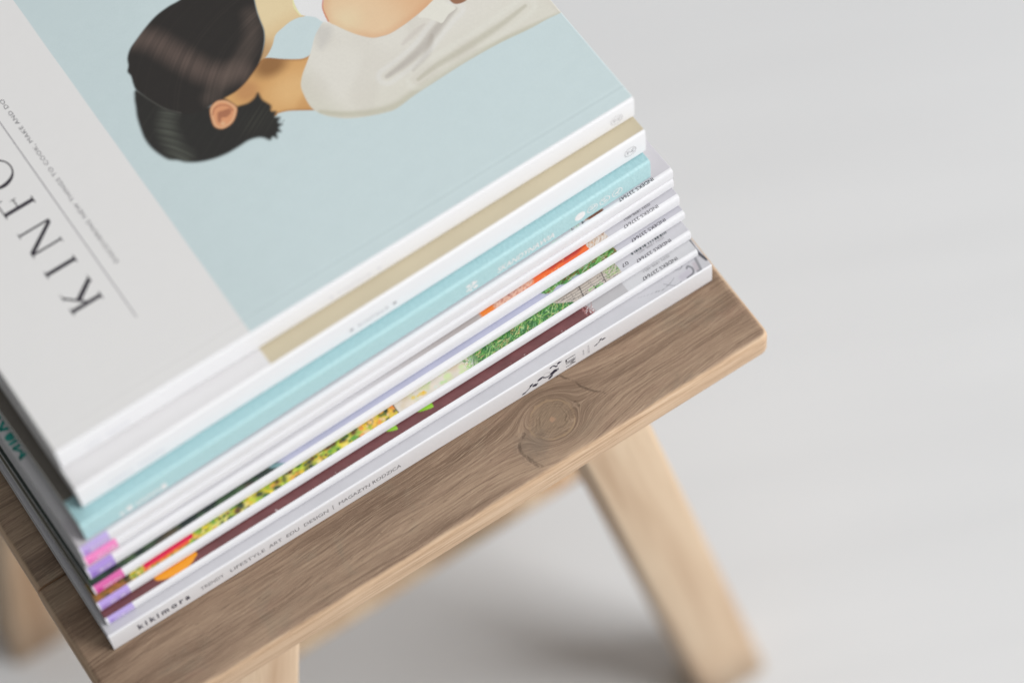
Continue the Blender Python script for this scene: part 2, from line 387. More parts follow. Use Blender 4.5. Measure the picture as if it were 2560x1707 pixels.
# ------------------------------------------------------------------ magazine builder
class Mag:
    def __init__(s, x, y, z, th, L, t, W, label, rt=0.0016, rb=0.001, bulge=0.0004, mat='gloss_print', group=None, vfine=0.012, name='magazine'):
        s.L, s.t, s.W, s.rt, s.rb, s.b = L, t, W, rt, rb, bulge; s.mat = mat; s.vfine = vfine
        ph = np.random.default_rng(int(z*1e5)+3).uniform(0, 6.28, 3); s.ph = ph
        s.root = empty(name, (x, y, z), th); tag(s.root, label, 'magazine', group)
    def spine_v(s, w):
        w = np.clip(np.asarray(w, float), 0, s.t); v = -s.b*(1-(2*w/s.t-1)**2)
        h = np.clip(w-(s.t-s.rt), 0, s.rt); v = v+s.rt-np.sqrt(np.maximum(s.rt**2-h**2, 0))
        h = np.clip(s.rb-w, 0, s.rb); v = v+s.rb-np.sqrt(np.maximum(s.rb**2-h**2, 0))
        return v
    def bow(s, u):
        u = np.asarray(u, float); return s.amp*(np.sin(u*16+s.ph[0])*0.6+np.sin(u*37+s.ph[1])*0.3+np.sin(u*71+s.ph[2])*0.12)
    amp = 0.00022
    def top_w(s, u, v):
        return np.full(np.shape(u), s.t)
    def build(s, paint_top, paint_spine, du=0.0004, dv=0.0004):
        us = np.linspace(0, s.L, int(s.L/du)+1)
        nf = max(int((s.vfine-s.rt)/dv), 2)
        vs = np.concatenate([np.linspace(s.rt, s.vfine, nf, endpoint=False), np.linspace(s.vfine, s.W, max(int((s.W-s.vfine)/0.004), 1)+1 if s.vfine < s.W-1e-6 else 1)])
        U, V = np.meshgrid(us, vs, indexing='ij')
        C = paint_top(U*1000, V*1000)
        Wt = s.top_w(U, V)
        P = np.stack([U, V+s.bow(U)*np.exp(-V/0.03), Wt], -1)
        # a lip of card thickness round the sheet
        lip = 0.00028
        n, m = U.shape
        Pb = np.zeros((n+2, m+1, 3)); Cb = np.zeros((n+2, m+1, 3))
        Pb[1:-1, :-1] = P; Cb[1:-1, :-1] = C
        Pb[0, :-1] = P[0]-[0, 0, lip]; Pb[-1, :-1] = P[-1]-[0, 0, lip]; Cb[0, :-1] = 0.75; Cb[-1, :-1] = 0.75
        Pb[:, -1] = Pb[:, -2]-[0, 0, lip]; Cb[:, -1] = 0.75
        new_obj('front_cover', grid_mesh('front_cover', Pb, Cb), s.root, [MAT[s.mat]])
        # spine wrap
        a = np.linspace(0, 1, 6)
        ws = np.concatenate([s.rb*(1-np.cos(a*math.pi/2)), np.linspace(s.rb, s.t-s.rt, 12)[1:-1], s.t-s.rt+s.rt*np.sin(a*math.pi/2)])
        vsn = s.spine_v(ws)
        U2, W2 = np.meshgrid(us, ws, indexing='ij'); V2 = np.broadcast_to(vsn, U2.shape)+s.bow(U2)
        C2 = paint_spine(U2*1000, W2*1000)
        P2 = np.stack([U2, V2, W2], -1)
        new_obj('spine', grid_mesh('spine', P2[:, ::-1][::-1].copy(), C2[:, ::-1][::-1].copy()), s.root, [MAT[s.mat]])
        # back cover and page block
        L, W, t, c = s.L, s.W, s.t, 0.00028
        bx = lambda x0, x1, y0, y1, z0, z1: ([(x0, y0, z0), (x1, y0, z0), (x1, y1, z0), (x0, y1, z0), (x0, y0, z1), (x1, y0, z1), (x1, y1, z1), (x0, y1, z1)],
                                             [(3, 2, 1, 0), (4, 5, 6, 7), (0, 1, 5, 4), (1, 2, 6, 5), (2, 3, 7, 6), (3, 0, 4, 7)])
        v, f = bx(0, L, s.rb, W, 0, c); new_obj('back_cover', mesh('back_cover', v, f), s.root, [MAT['card']])
        v, f = bx(0.0004, L-0.0004, s.rt+0.0006, W-0.0006, c+0.00003, t-c-0.00003)
        new_obj('page_block', mesh('page_block', v, f), s.root, [MAT['pages']])
    # ---- flat print that lies on the paper: 2-D outline (mm) -> mesh just proud of the surface
    def on_top(s, name, pts, faces, mat, lift=0.00006):
        v = [(p[0]/1000, p[1]/1000, float(s.top_w(np.array(p[0]/1000), np.array(p[1]/1000)))+lift) for p in pts]
        return new_obj(name, mesh(name, v, faces), s.root, [MAT[mat]])
    def on_spine(s, name, pts, faces, mat, lift=0.00006):
        v = [(p[0]/1000, float(s.spine_v(p[1]/1000)+s.bow(p[0]/1000))-lift, p[1]/1000) for p in pts]
        return new_obj(name, mesh(name, v, faces), s.root, [MAT[mat]])
MAT['card'] = plain('white_cover_card', (232, 231, 230), 0.5, 0.35)

_tc = {}
def text2d(txt, spacing=1.0, shear=0.0, bold=0.0):
    """the built-in font as triangles; returns verts (x,y) scaled to cap height 1, faces, width"""
    key = (txt, spacing, shear, bold)
    if key in _tc: return _tc[key]
    cu = bpy.data.curves.new('lettering', 'FONT'); cu.body = txt; cu.space_character = spacing; cu.shear = shear; cu.offset = bold; cu.resolution_u = 3
    ob = bpy.data.objects.new('lettering_source', cu); COL.objects.link(ob)
    dg = bpy.context.evaluated_depsgraph_get(); me = bpy.data.meshes.new_from_object(ob.evaluated_get(dg))
    v = np.array([q.co[:2] for q in me.vertices]).reshape(-1, 2); f = [tuple(p.vertices) for p in me.polygons]
    bpy.data.objects.remove(ob); bpy.data.curves.remove(cu); bpy.data.meshes.remove(me)
    cap = 0.729
    _tc[key] = (v/cap, f, float(v[:, 0].max())/cap); return _tc[key]
def place(txt, start, d, p, cap, length=None, spacing=1.0, shear=0.0, bold=0.0):
    """lay text out from start along unit d with letter-up p; optional total length squeezes the width"""
    v, f, w = text2d(txt, spacing, shear, bold); kx = cap if length is None else length/w
    d = np.array(d, float); p = np.array(p, float)
    return [tuple(np.array(start)+d*(q[0]*kx)+p*(q[1]*cap)) for q in v], f
def ring2d(c, r0, r1, n=28):
    pts = []; f = []
    for k in range(n):
        a = 2*math.pi*k/n
        pts += [(c[0]+r0*math.cos(a), c[1]+r0*math.sin(a)), (c[0]+r1*math.cos(a), c[1]+r1*math.sin(a))]
    for k in range(n):
        i = 2*k; j = 2*((k+1) % n); f.append((i, i+1, j+1, j))
    return pts, f
def disc2d(c, a, b, rot=0.0, n=18):
    pts = [c]; f = []
    for k in range(n):
        t = 2*math.pi*k/n; x = a*math.cos(t); y = b*math.sin(t)
        pts.append((c[0]+x*math.cos(rot)-y*math.sin(rot), c[1]+x*math.sin(rot)+y*math.cos(rot)))
    for k in range(n): f.append((0, 1+k, 1+(k+1) % n))
    return pts, f
def stroke2d(pts, w0, w1=None, n=4):
    P = smooth_poly(pts, n, False) if len(pts) > 2 else np.array(pts, float); w1 = w0 if w1 is None else w1
    T = np.gradient(P, axis=0); T /= np.linalg.norm(T, axis=1)[:, None]+1e-12; Nn = np.stack([-T[:, 1], T[:, 0]], 1)
    w = np.linspace(w0, w1, len(P))[:, None]/2
    pts = []; f = []
    for a, b in zip(P+Nn*w, P-Nn*w): pts += [tuple(a), tuple(b)]
    for i in range(len(P)-1): f.append((2*i, 2*i+1, 2*i+3, 2*i+2))
    return pts, f
def merge(*parts):
    V = []; F = []
    for v, f in parts:
        o = len(V); V += list(v); F += [tuple(i+o for i in q) for q in f]
    return V, F
def fan(pts):
    return list(pts), [tuple(range(len(pts)))]
WHITE = ink((222, 221, 221)); 

# ------------------------------------------------------------------ the stack, bottom to top (x, y, angle, length, thickness from the survey of the photograph)
SURVEY = [(0.19909, 0.03552, 0.00195, 0.3035, 0.01417), (0.20159, 0.04021, 0.00912, 0.2984, 0.00487), (0.20189, 0.04489, 0.01527, 0.2990, 0.00627),
          (0.20345, 0.04944, 0.02329, 0.2990, 0.00602), (0.20479, 0.05367, 0.02213, 0.2978, 0.00784), (0.20583, 0.05579, 0.03236, 0.2973, 0.00654),
          (0.20613, 0.05673, 0.03070, 0.2970, 0.00753), (0.21080, 0.05916, 0.03192, 0.2824, 0.01379), (0.21583, 0.06580, 0.02653, 0.2786, 0.01630), (0.21618, 0.07694, 0.01655, 0.2785, 0.01427)]
ZB = np.concatenate([[0], np.cumsum([q[4] for q in SURVEY])])
def base(i): x, y, th, L, t = SURVEY[i]; return x, y, float(ZB[i])+0.00015, th, L, t-0.00022
def solid(c):
    c = np.asarray(c, float)
    return lambda U, V: np.broadcast_to(c, U.shape+(3,)).copy()

INK_K = 0.97
# ---- 0: grey-white magazine with sketch cover
m = Mag(*base(0), 0.228, 'thick white magazine lying on the wood, lowest of the stack, kikimora on spine', rt=0.0007, rb=0.0005, bulge=0.0001)
def k_top(U, V):
    C = np.broadcast_to(ink((202, 201, 206)), U.shape+(3,)).copy()
    n = Wave(3, 0.15, 0.8).d2(U, V); C *= (0.97+0.05*n)[..., None]
    g = np.array([60, 62, 70])
    for pts, w, a in (([(299.4, 6.5), (298.9, 3.8), (298.2, 1.1), (296.9, 1.1)], 1.3, 0.55), ([(293.6, 5.0), (294.6, 5.6), (295.6, 3.8), (294.7, 1.6), (291.2, 1.0)], 0.9, 0.7),
                      ([(281.0, 4.4), (284.7, 0.9), (287.9, 1.0)], 0.35, 0.6), ([(276, 3.2), (279, 2.4), (283.5, 3.1), (286.5, 4.4)], 0.3, 0.5), ([(302.7, 15.5), (302.0, 11.0), (302.3, 7.6), (303.2, 3.8)], 1.5, 0.95),
                      ([(268, 5.2), (272, 4.0), (277, 3.0)], 0.3, 0.2), ([(288, 8), (291, 6.4), (293, 7.6)], 0.5, 0.4)):
        d, _ = seg_dist(U, V, smooth_poly(pts, 6, False)); C = over(C, a*sstep(d, w*0.75, w*0.2), ink(g))
    d, _ = seg_dist(U, V, np.array([(289.5, 2.6), (293.0, 3.0)])); C = over(C, 0.18*sstep(d, 2.6, 0.4), ink((150, 120, 160)))
    d, _ = seg_dist(U, V, np.array([(297.6, 5.0), (297.0, 2.4)])); C = over(C, 0.25*sstep(d, 1.6, 0.4), ink((150, 110, 120)))
    return C
m.build(k_top, solid(ink((232, 232, 235))))
dU, pW = (1, 0), (0, 1)
m.on_spine('title_lettering', *place('kikimora', (12.6, 4.9), dU, pW, 4.8, 25.0, 1.5, 0.0, 0.027), 'ink_navy')
parts = [place(t_, (a, 5.3), dU, pW, 3.0, b-a) for t_, a, b in (('TRENDY', 43.0, 54.2), ('LIFESTYLE', 57.2, 74.4), ('ART', 76.4, 82.8), ('EDU', 84.8, 91.3), ('DESIGN', 93.5, 105.8), ('MAGAZYN RODZICA', 110.9, 142.3))]
parts.append(stroke2d([(108.2, 4.8), (108.2, 9.0)], 0.28))
m.on_spine('subtitle_lettering', *merge(*parts), 'ink_mid')
def leafy(*sh): return merge(*sh)
stroke_b = lambda p, w: stroke2d(p, w*1.5)
disc_b = lambda c, a, b, r=0.0: disc2d(c, a*1.2, b*1.3, r)
orn = [stroke_b([(205.2, 2.6), (207.1, 3.9), (208.9, 5.6)], 0.35), disc_b((204.9, 2.6), 1.0, 0.45, 0.2), disc_b((208.8, 6.1), 0.9, 0.5, 0.5),
       disc_b((210.3, 4.3), 0.95, 0.7, 0.1), disc_b((210.9, 3.6), 0.7, 0.55, -0.3), disc_b((211.3, 4.2), 0.8, 0.35, 0.1),
       disc_b((213.4, 6.8), 1.3, 0.65, 0.4), stroke_b([(214.6, 7.0), (216.0, 5.2), (217.4, 4.6), (218.6, 5.0)], 0.5), disc_b((218.6, 2.9), 1.25, 0.65, 0.75),
       disc_b((219.9, 5.4), 1.2, 1.0, 0.3), disc_b((220.8, 6.3), 0.9, 0.8, 0), disc_b((221.3, 5.4), 0.9, 0.5, -0.4), stroke_b([(221.2, 6.3), (222.9, 6.5)], 0.4), stroke_b([(221.4, 5.6), (223.0, 5.4)], 0.3),
       stroke_b([(219.0, 11.0), (220.2, 11.3), (221.6, 9.6), (222.4, 9.5)], 0.45), disc_b((219.1, 10.9), 0.6, 0.35, 0.3), disc_b((222.0, 9.2), 0.6, 0.35, 0.5), disc_b((223.2, 10.9), 0.75, 0.6, 0.3), disc_b((224.0, 10.9), 0.6, 0.3, 0),
       stroke_b([(242.6, 6.9), (243.8, 7.5), (244.8, 8.7)], 0.28), disc_b((242.2, 6.6), 0.75, 0.3, 0.2), disc_b((244.9, 9.2), 0.6, 0.35, 0.6), disc_b((246.1, 8.0), 0.75, 0.45, 0.2), disc_b((246.8, 8.0), 0.6, 0.25, 0)]
m.on_spine('floral_ornament', *merge(*orn), 'ink_navy')
m.on_spine('thin_ornament', *merge(stroke2d([(214.6, 7.2), (215.8, 8.6), (217.6, 8.4), (219.2, 5.8)], 0.10), stroke2d([(220.4, 11.2), (221.4, 12.0), (222.6, 11.2)], 0.1)), 'ink_mid')
m.on_spine('name_lettering', *place('LIM', (226.6, 10.1), (0, -1), (1, 0), 5.4, 7.2), 'ink_black')
m.on_spine('issue_lettering', *merge(place('zima', (236.1, 4.6), (0, 1), (-1, 0), 0.9, 4.4), place('2013/14', (238.9, 3.2), (0, 1), (-1, 0), 1.0, 7.2)), 'ink_grey')

# ---- 1..6: the white spined gardening magazines
def blobs(C, U, V, n, u0, u1, v0, v1, cols, r0, r1, seed, soft=0.5, asp=1.3):
    r = np.random.default_rng(seed)
    for _ in range(n):
        cu, cv, rad = r.uniform(u0, u1), r.uniform(v0, v1), r.uniform(r0, r1); col = ink(cols[r.integers(len(cols))])
        box = (abs(U-cu) < rad*asp*1.4) & (abs(V-cv) < rad*1.4)
        if not box.any(): continue
        ii = np.where(box.any(1))[0]; jj = np.where(box.any(0))[0]; sl = (slice(ii[0], ii[-1]+1), slice(jj[0], jj[-1]+1))
        d = np.hypot((U[sl]-cu)/asp, V[sl]-cv)/rad
        C[sl] = over(C[sl], sstep(d, 1.0, 1.0-soft), col)
    return C
def blades(C, U, V, n, u0, u1, v0, v1, cols, l0, l1, wd, seed, ang=(-0.6, 0.6)):
    r = np.random.default_rng(seed)
    for _ in range(n):
        cu, cv, l, a = r.uniform(u0, u1), r.uniform(v0, v1), r.uniform(l0, l1), r.uniform(*ang)+r.choice([0, math.pi/2])*(r.random() < 0.25)
        box = (abs(U-cu) < l+1) & (abs(V-cv) < l+1)
        if not box.any(): continue
        ii = np.where(box.any(1))[0]; jj = np.where(box.any(0))[0]; sl = (slice(ii[0], ii[-1]+1), slice(jj[0], jj[-1]+1))
        s_ = (U[sl]-cu)*math.cos(a)+(V[sl]-cv)*math.sin(a); q = -(U[sl]-cu)*math.sin(a)+(V[sl]-cv)*math.cos(a)+0.06*s_*s_*r.uniform(-1, 1)
        ww = wd*r.uniform(0.6, 1.3)*np.clip(1-(s_/l)**2, 0, 1)+1e-6
        C[sl] = over(C[sl], (abs(s_) < l)*sstep(abs(q)/ww, 1.0, 0.4)*0.9, ink(cols[r.integers(len(cols))]))
    return C
LIGHT = (224, 223, 227)
def wide_start(lo, hi, col):                      # a band of plain colour along the spine
    return lambda C, U, V: over(C, ((U >= lo) & (U < hi)).astype(float), ink(col))
def left_margin(C, U, V, dark, dots, seed):
    """cover photograph continuing along the head edge, with a line of pale title type"""
    n = Wave(seed, 0.2, 1.5).d2(U, V)
    k = (V > 11)*1.0
    C = over(C, k, ink(dark)*(0.75+0.5*n)[..., None])
    if dots:
        r = np.random.default_rng(seed); x = 30.0
        while x < 105:
            h = r.uniform(1.2, 2.4)
            C = over(C, ((abs(V-x) < h*0.5) & (U > 0.6) & (U < 2.9)).astype(float)*0.8, ink((200, 196, 190))); x += r.uniform(2.2, 4.2)
    return C
def m9_top(U, V):
    C = np.broadcast_to(ink((113, 66, 68)), U.shape+(3,)).copy()
    n = Wave(31, 0.3, 2.5).d2(U, V); C *= (0.88+0.24*n)[..., None]
    C = over(C, sstep(U, 243.5, 244.3), ink((184, 182, 184))); C = over(C, sstep(U, 262.4, 262.9), ink((206, 206, 209)))
    C = blades(C, U, V, 40, 241.5, 246, 1, 8, [(150, 80, 75), (225, 222, 224), (170, 120, 118)], 1.2, 2.4, 0.16, 5, (0.9, 2.0))
    C = fill(C, U, V, [(26.0, 4.6), (28.5, 2.4), (31.7, 1.4), (35, 0.8), (38.5, 0.9), (42, 1.7), (44.5, 3.0), (46.4, 4.8), (44, 12), (36, 15), (28, 12)], ink((244, 160, 34)), 0.35)
    C = fill(C, U, V, [(27.2, 6.6), (36, 5.2), (45, 6.4), (43, 11), (36, 13), (29, 11)], ink((226, 116, 40)), 0.8)
    for u_, w_ in ((143.5, 2.3), (160.5, 3.4)): C = fill(C, U, V, [(u_-w_, 5.6), (u_+w_*0.7, 3.9), (u_+w_, 4.6), (u_+w_*0.8, 7.5), (u_-w_, 8)], ink((150, 205, 60)), 0.25)
    C = blobs(C, U, V, 26, 0, 240, 0.9, 2.0, [(190, 170, 168), (150, 110, 108)], 0.1, 0.3, 77, 0.6)
    C = blobs(C, U, V, 3, 83.2, 84.2, 0.8, 2.2, [(225, 215, 215)], 0.25, 0.5, 78, 0.6)
    return left_margin(C, U, V, (118, 92, 96), True, 4)
def m8_top(U, V):
    C = np.broadcast_to(ink((104, 116, 50)), U.shape+(3,)).copy()
    gy = [(222, 190, 48), (238, 214, 60), (206, 200, 70), (150, 184, 60), (96, 158, 66), (226, 168, 70), (236, 222, 130), (60, 110, 62), (196, 214, 70)]
    C = blobs(C, U, V, 900, 16, 149, 0, 11, gy, 0.8, 2.3, 8, 0.9)
    C = blobs(C, U, V, 90, 60, 149, 0, 11, [(44, 66, 52), (52, 84, 54), (98, 60, 44)], 0.8, 2.2, 9, 0.95)
    C = blobs(C, U, V, 90, 130, 148.5, 0, 9, [(242, 190, 70), (236, 150, 72), (214, 190, 70), (230, 200, 150)], 0.7, 1.5, 10, 0.9)
    d, _ = seg_dist(U, V, np.array([(25.5, 4.2), (47, 4.6)])); C = over(C, sstep(d, 1.6, 1.0)*(U > 24), ink((222, 30, 84)))
    d, _ = seg_dist(U, V, np.array([(24, 2.4), (45, 3.0)])); C = over(C, sstep(d, 1.0, 0.5), ink((232, 92, 56)))
    C = blobs(C, U, V, 60, 17, 40, 0, 2.2, [(226, 160, 60), (200, 170, 60), (236, 180, 130), (130, 150, 60)], 0.6, 1.3, 12, 0.6)
    C = over(C, sstep(U, 17.8, 17.0)*0.85, ink((58, 46, 44)))
    C = over(C, sstep(U, 14.9, 14.2), ink((150, 110, 60))); C = blobs(C, U, V, 60, 0, 14.5, 0, 10, [(120, 110, 50), (176, 120, 60), (90, 84, 44)], 0.6, 1.5, 13, 0.7)
    n = Wave(17, 0.15, 0.9).d2(U, V*0.6)
    cream = ink((222, 214, 202))*(0.90+0.16*n)[..., None]
    C = over(C, ((U > 148.6) & (U < 192)).astype(float), cream)
    C = blobs(C, U, V, 16, 150, 190, 1, 8, [(214, 200, 178), (226, 214, 200), (206, 210, 170)], 1.5, 3.6, 40, 0.9)
    d, _ = seg_dist(U, V, np.array([(148.6, -1), (148.6, 12)])); C = over(C, sstep(d, 0.35, 0.1)*0.85, ink((70, 50, 46)))
    C = blobs(C, U, V, 7, 157, 163, 2, 5, [(232, 184, 62), (222, 196, 110)], 0.5, 1.4, 14, 0.7); C = blobs(C, U, V, 26, 166, 192, 1, 8, [(206, 220, 170), (190, 214, 160), (212, 216, 206)], 0.8, 2.0, 15, 0.8)
    gr = sstep(U, 185, 191); C = over(C, gr, ink((60, 112, 58)))
    C = blades(C, U, V, 700, 184, 236.5, 0, 10, [(92, 160, 74), (140, 194, 96), (60, 128, 66), (176, 208, 138), (196, 176, 120), (44, 92, 54), (120, 176, 120)], 0.9, 2.6, 0.2, 16, (-0.9, 1.1))
    C = fill(C, U, V, [(231, 6.5), (233.6, 4.6), (238, 2.4), (241, -2), (264, -2), (264, 12), (231, 12)], ink((198, 188, 178)), 0.2, False)
    msk = sstep(U, 231, 233)*(U < 263.7)*sstep(V-(6.4-(U-231)*0.55), 0, 0.4)
    lines = 0.5+0.5*np.sin(V*5.2+0.05*(U-240)**1*0.6); C = over(C, msk*sstep(lines, 0.78, 0.95)*0.55, ink((90, 82, 78)))
    lt = Wave(22, 3.0, 9.0).d1(U)*Wave(23, 2, 6).d1(V*1.3+U*0.3); C = over(C, msk*sstep(lt, 0.34, 0.42)*sstep(lines, 0.5, 0.2)*0.75, ink((66, 60, 62)))
    for u_ in (244.5, 256.2): d, _ = seg_dist(U, V, np.array([(u_-1.6, -1), (u_+1.2, 12)])); C = over(C, sstep(d, 0.3, 0.12)*0.9, ink((46, 42, 44)))
    C = blades(C, U, V, 60, 257, 263.5, 2.5, 8, [(120, 170, 90), (90, 140, 70), (180, 196, 140)], 0.9, 2.0, 0.2, 18)
    C = blobs(C, U, V, 24, 247, 254, 1.5, 3.2, [(150, 200, 120), (110, 180, 110), (60, 60, 60)], 0.2, 0.5, 19, 0.5)
    C = over(C, (U >= 263.7).astype(float), ink((202, 201, 206)))
    bar_ = (Wave(25, 5, 14).d1(U) > 0.50) & (V > 6.0) & (V < 12) & (U > 271.2) & (U < 290.4); C = over(C, bar_.astype(float), ink((52, 66, 70)))
    return left_margin(C, U, V, (104, 100, 88), False, 6)
def m7_top(U, V):
    C = np.broadcast_to(ink((184, 186, 208)), U.shape+(3,)).copy(); C *= (0.96+0.08*Wave(41, 0.1, 0.6).d2(U, V))[..., None]
    C = over(C, sstep(U, 94-2.4*V*0, 90), ink((46, 58, 54)))
    C = blobs(C, U, V, 120, 0, 88, 0, 9, [(58, 84, 56), (40, 50, 50), (74, 96, 66), (88, 78, 62), (44, 48, 52)], 1.2, 4.0, 42, 0.8, 1.6)
    C = fill(C, U, V, [(88, 3.5), (91, 1.8), (96, 0.6), (93.5, 2.4), (90, 4.5)], ink((120, 156, 160)), 0.3)
    msk = fill(None, U, V, [(226.5, 4.2), (230.2, 1.9), (234, 3.0), (238, 1.6), (243, 2.4), (248, 0.8), (256, 0.4), (265, -0.5), (265, 12), (226, 12)], None, 0.25)
    g = np.broadcast_to(ink((72, 138, 62)), U.shape+(3,)).copy()
    g = blades(g, U, V, 330, 226, 265, 0, 10, [(60, 120, 56), (96, 164, 80), (134, 190, 110), (44, 84, 46), (150, 96, 66), (168, 200, 160), (120, 76, 52)], 1.5, 4.5, 0.35, 44, (0.05, 0.55))
    C = over(C, msk, g)
    C = blobs(C, U, V, 10, 236, 262, 0, 1.6, [(214, 212, 226), (190, 160, 140), (220, 130, 90)], 0.4, 0.9, 45, 0.5)
    return over(C, (U >= 264.5).astype(float), ink((196, 195, 203)))
def m6_top(U, V):
    C = np.broadcast_to(ink((212, 211, 215)), U.shape+(3,)).copy()
    C = over(C, sstep(U, 120, 190), ink((178, 170, 168)))
    n = Wave(51, 0.2, 1.2).d2(U, V*1.5)
    org = over(np.broadcast_to(ink((236, 110, 52)), U.shape+(3,)).copy(), sstep(V+(n-0.5)*3, 2.6, 5.5), ink((150, 44, 44)))
    org = over(org, sstep(U, 214, 200)*0.7, ink((232, 140, 48))); org = over(org, sstep(n, 0.5, 0.75)*0.4, ink((232, 84, 66)))
    C = over(C, sstep(U, 195.2, 197.0)*(U < 252), org)
    pm = fill(None, U, V, [(203, 2.0), (207, 1.0), (213, 1.2), (221, 2.0), (224, 4.5), (221, 8), (206, 7)], None, 0.8)
    sc = Wave(53, 1.5, 5.0).d2(U, V); pc = over(np.broadcast_to(ink((226, 206, 188)), U.shape+(3,)).copy(), sstep(sc, 0.50, 0.75)*0.7, ink((172, 130, 124)))
    C = over(C, pm*0.7, pc)
    C = blobs(C, U, V, 26, 216, 240, 1, 5, [(246, 176, 110), (240, 150, 80)], 0.15, 0.35, 54, 0.5)
    fur = np.broadcast_to(ink((214, 206, 198)), U.shape+(3,)).copy()
    fur = blades(fur, U, V, 130, 250.5, 262, 0, 9, [(196, 160, 130), (176, 140, 116), (226, 220, 214), (198, 150, 96)], 0.9, 2.2, 0.14, 55, (0.5, 1.0))
    C = over(C, ((U >= 251.2+0.12*V) & (U < 261.6)).astype(float), fur)
    return over(C, (U >= 261.6).astype(float), ink((200, 199, 205)))
def m5_top(U, V):
    C = np.broadcast_to(ink((222, 221, 224)), U.shape+(3,)).copy()
    return over(C, ((U > 222) & (U < 258)).astype(float)*(Wave(61, 2, 6).d1(U) > 0.45), ink((84, 80, 82)))
def m4_top(U, V):
    C = np.broadcast_to(ink((206, 202, 207)), U.shape+(3,)).copy()
    C = fill(C, U, V, [(253.6, 2.2), (256, 0.3), (258, -2), (261.8, -2), (261.8, 12), (251, 12)], ink((132, 92, 74)), 0.2, False)
    C = blades(C, U, V, 60, 253, 261.5, 0, 6, [(196, 140, 90), (110, 70, 66), (168, 110, 82)], 0.8, 2.0, 0.2, 63, (0.3, 1.2))
    C = blades(C, U, V, 26, 244, 252, 0, 4, [(190, 214, 190), (206, 220, 206), (70, 80, 84)], 1.0, 2.2, 0.28, 64, (0.9, 1.8))
    C = fill(C, U, V, [(234.5, 2.0), (237, 0.7), (240.5, 0.2), (238.5, 1.8)], ink((196, 216, 206)), 0.2)
    C = over(C, (U >= 261.8).astype(float), ink((208, 206, 212)))
    C = over(C, (V > 14)*(U < 12)*1.0, ink((214, 213, 216)))
    return C
def tag_spine(col, u1, hot, seed, base_c=(228, 228, 231)):
    def f(U, W):
        C = np.broadcast_to(ink(base_c), U.shape+(3,)).copy(); t = W.max()
        C *= (0.985+0.03*Wave(seed, 0.05, 0.4).d1(U))[..., None]
        C = over(C, ((U > 0.8) & (U < u1)).astype(float), ink(col))
        C = over(C, ((U > 1.6) & (U < 3.4) & (W > t*0.25) & (W < t*0.75)).astype(float)*0.8, ink(hot))
        tick = sstep(Wave(seed+1, 3.2, 7.5).d1(U), 0.50, 0.62)*(U > 4.6)*(U < u1-0.8)*(W > t*0.34)*(W < t*0.68)
        return over(C, tick*0.75, ink((236, 228, 244)))
    return f
GR = 'white spined gardening magazines in the stack'
defs = [(1, m9_top, ((186, 168, 226), 13.0, (160, 130, 216)), 0.0012, 'thin white spined magazine with maroon cover and orange slice, directly on kikimora magazine', True, True),
        (2, m8_top, ((184, 160, 226), 14.6, (176, 140, 214)), 0.0015, 'white spined magazine with yellow flowers and grass along its cover edge, above maroon one', True, True),
        (3, m7_top, ((218, 104, 168), 14.2, (200, 44, 146)), 0.0016, 'white spined magazine with magenta spine tag and lilac cover with green leaves', True, False),
        (4, m6_top, ((172, 146, 216), 12.4, (150, 116, 206)), 0.0018, 'white spined magazine with orange pumpkin along its cover edge', True, True),
        (5, m5_top, ((240, 140, 196), 15.6, (240, 112, 188)), 0.0014, 'white spined magazine with bright pink spine tag, its cover almost hidden', False, False),
        (6, m4_top, ((190, 170, 222), 13.6, (176, 128, 216)), 0.0016, 'white spined magazine directly under the aqua one, teal title letters on its cover', True, False)]
for i, ptop, (tc, tu, hot), rt_, lab, idx, issn in defs:
    m = Mag(*base(i), 0.215, lab, rt=rt_, rb=0.0008, bulge=0.0003, group=GR, vfine=0.013)
    m.build(ptop, tag_spine(tc, tu, hot, 70+i))
    pos = {1: (289.3, 3.3, 18.4), 2: (289.9, 2.8, 18.3), 3: (290.4, 2.8, 18.2), 4: (287.8, 2.6, 18.2), 6: (287.9, 2.3, 18.1)}
    if idx:
        u_, v_, l_ = pos[i]
        m.on_top('index_lettering', *place('INDEKS 237647', (u_, v_), (-1, 0), (0, -1), 1.65, l_), 'ink_black' if i != 4 else 'ink_mid')
    if issn:
        p_ = {1: (287.0, 5.9, 13.6), 2: (288.2, 5.5, 14.0), 4: (285.4, 5.0, 13.5)}[i]
        m.on_top('issn_lettering', *place('ISSN 1898-4851', (p_[0], p_[1]), (-1, 0), (0, -1), 1.1, p_[2]), 'ink_mid' if i == 4 else 'ink_grey')
    if i == 2: m.on_top('issue_number_lettering', *place('07', (268.6, 4.6), (-1, 0), (0, -1), 1.7, 3.4), 'ink_black')
    if i == 6:
        ts = [stroke2d([(5.2, 51.5), (1.0, 50.2)], 1.3), stroke2d([(1.0, 50.2), (3.8, 53.0)], 1.1), stroke2d([(3.8, 53.0), (1.2, 56.2)], 1.2), stroke2d([(1.2, 56.2), (5.0, 56.0)], 1.4),
              stroke2d([(5.2, 58.6), (0.9, 58.6)], 1.5), disc2d((3.2, 61.6), 2.4, 1.9), stroke2d([(5.2, 65.2), (1.0, 66.8)], 1.5), stroke2d([(1.0, 66.8), (5.0, 69.6)], 1.5), disc2d((3.0, 73.0), 2.2, 2.0), stroke2d([(5.2, 77.0), (1.0, 77.0)], 1.6), stroke2d([(5.2, 81.0), (1.0, 79.6)], 1.6)]
        m.on_top('title_lettering', *merge(*ts), 'ink_teal')

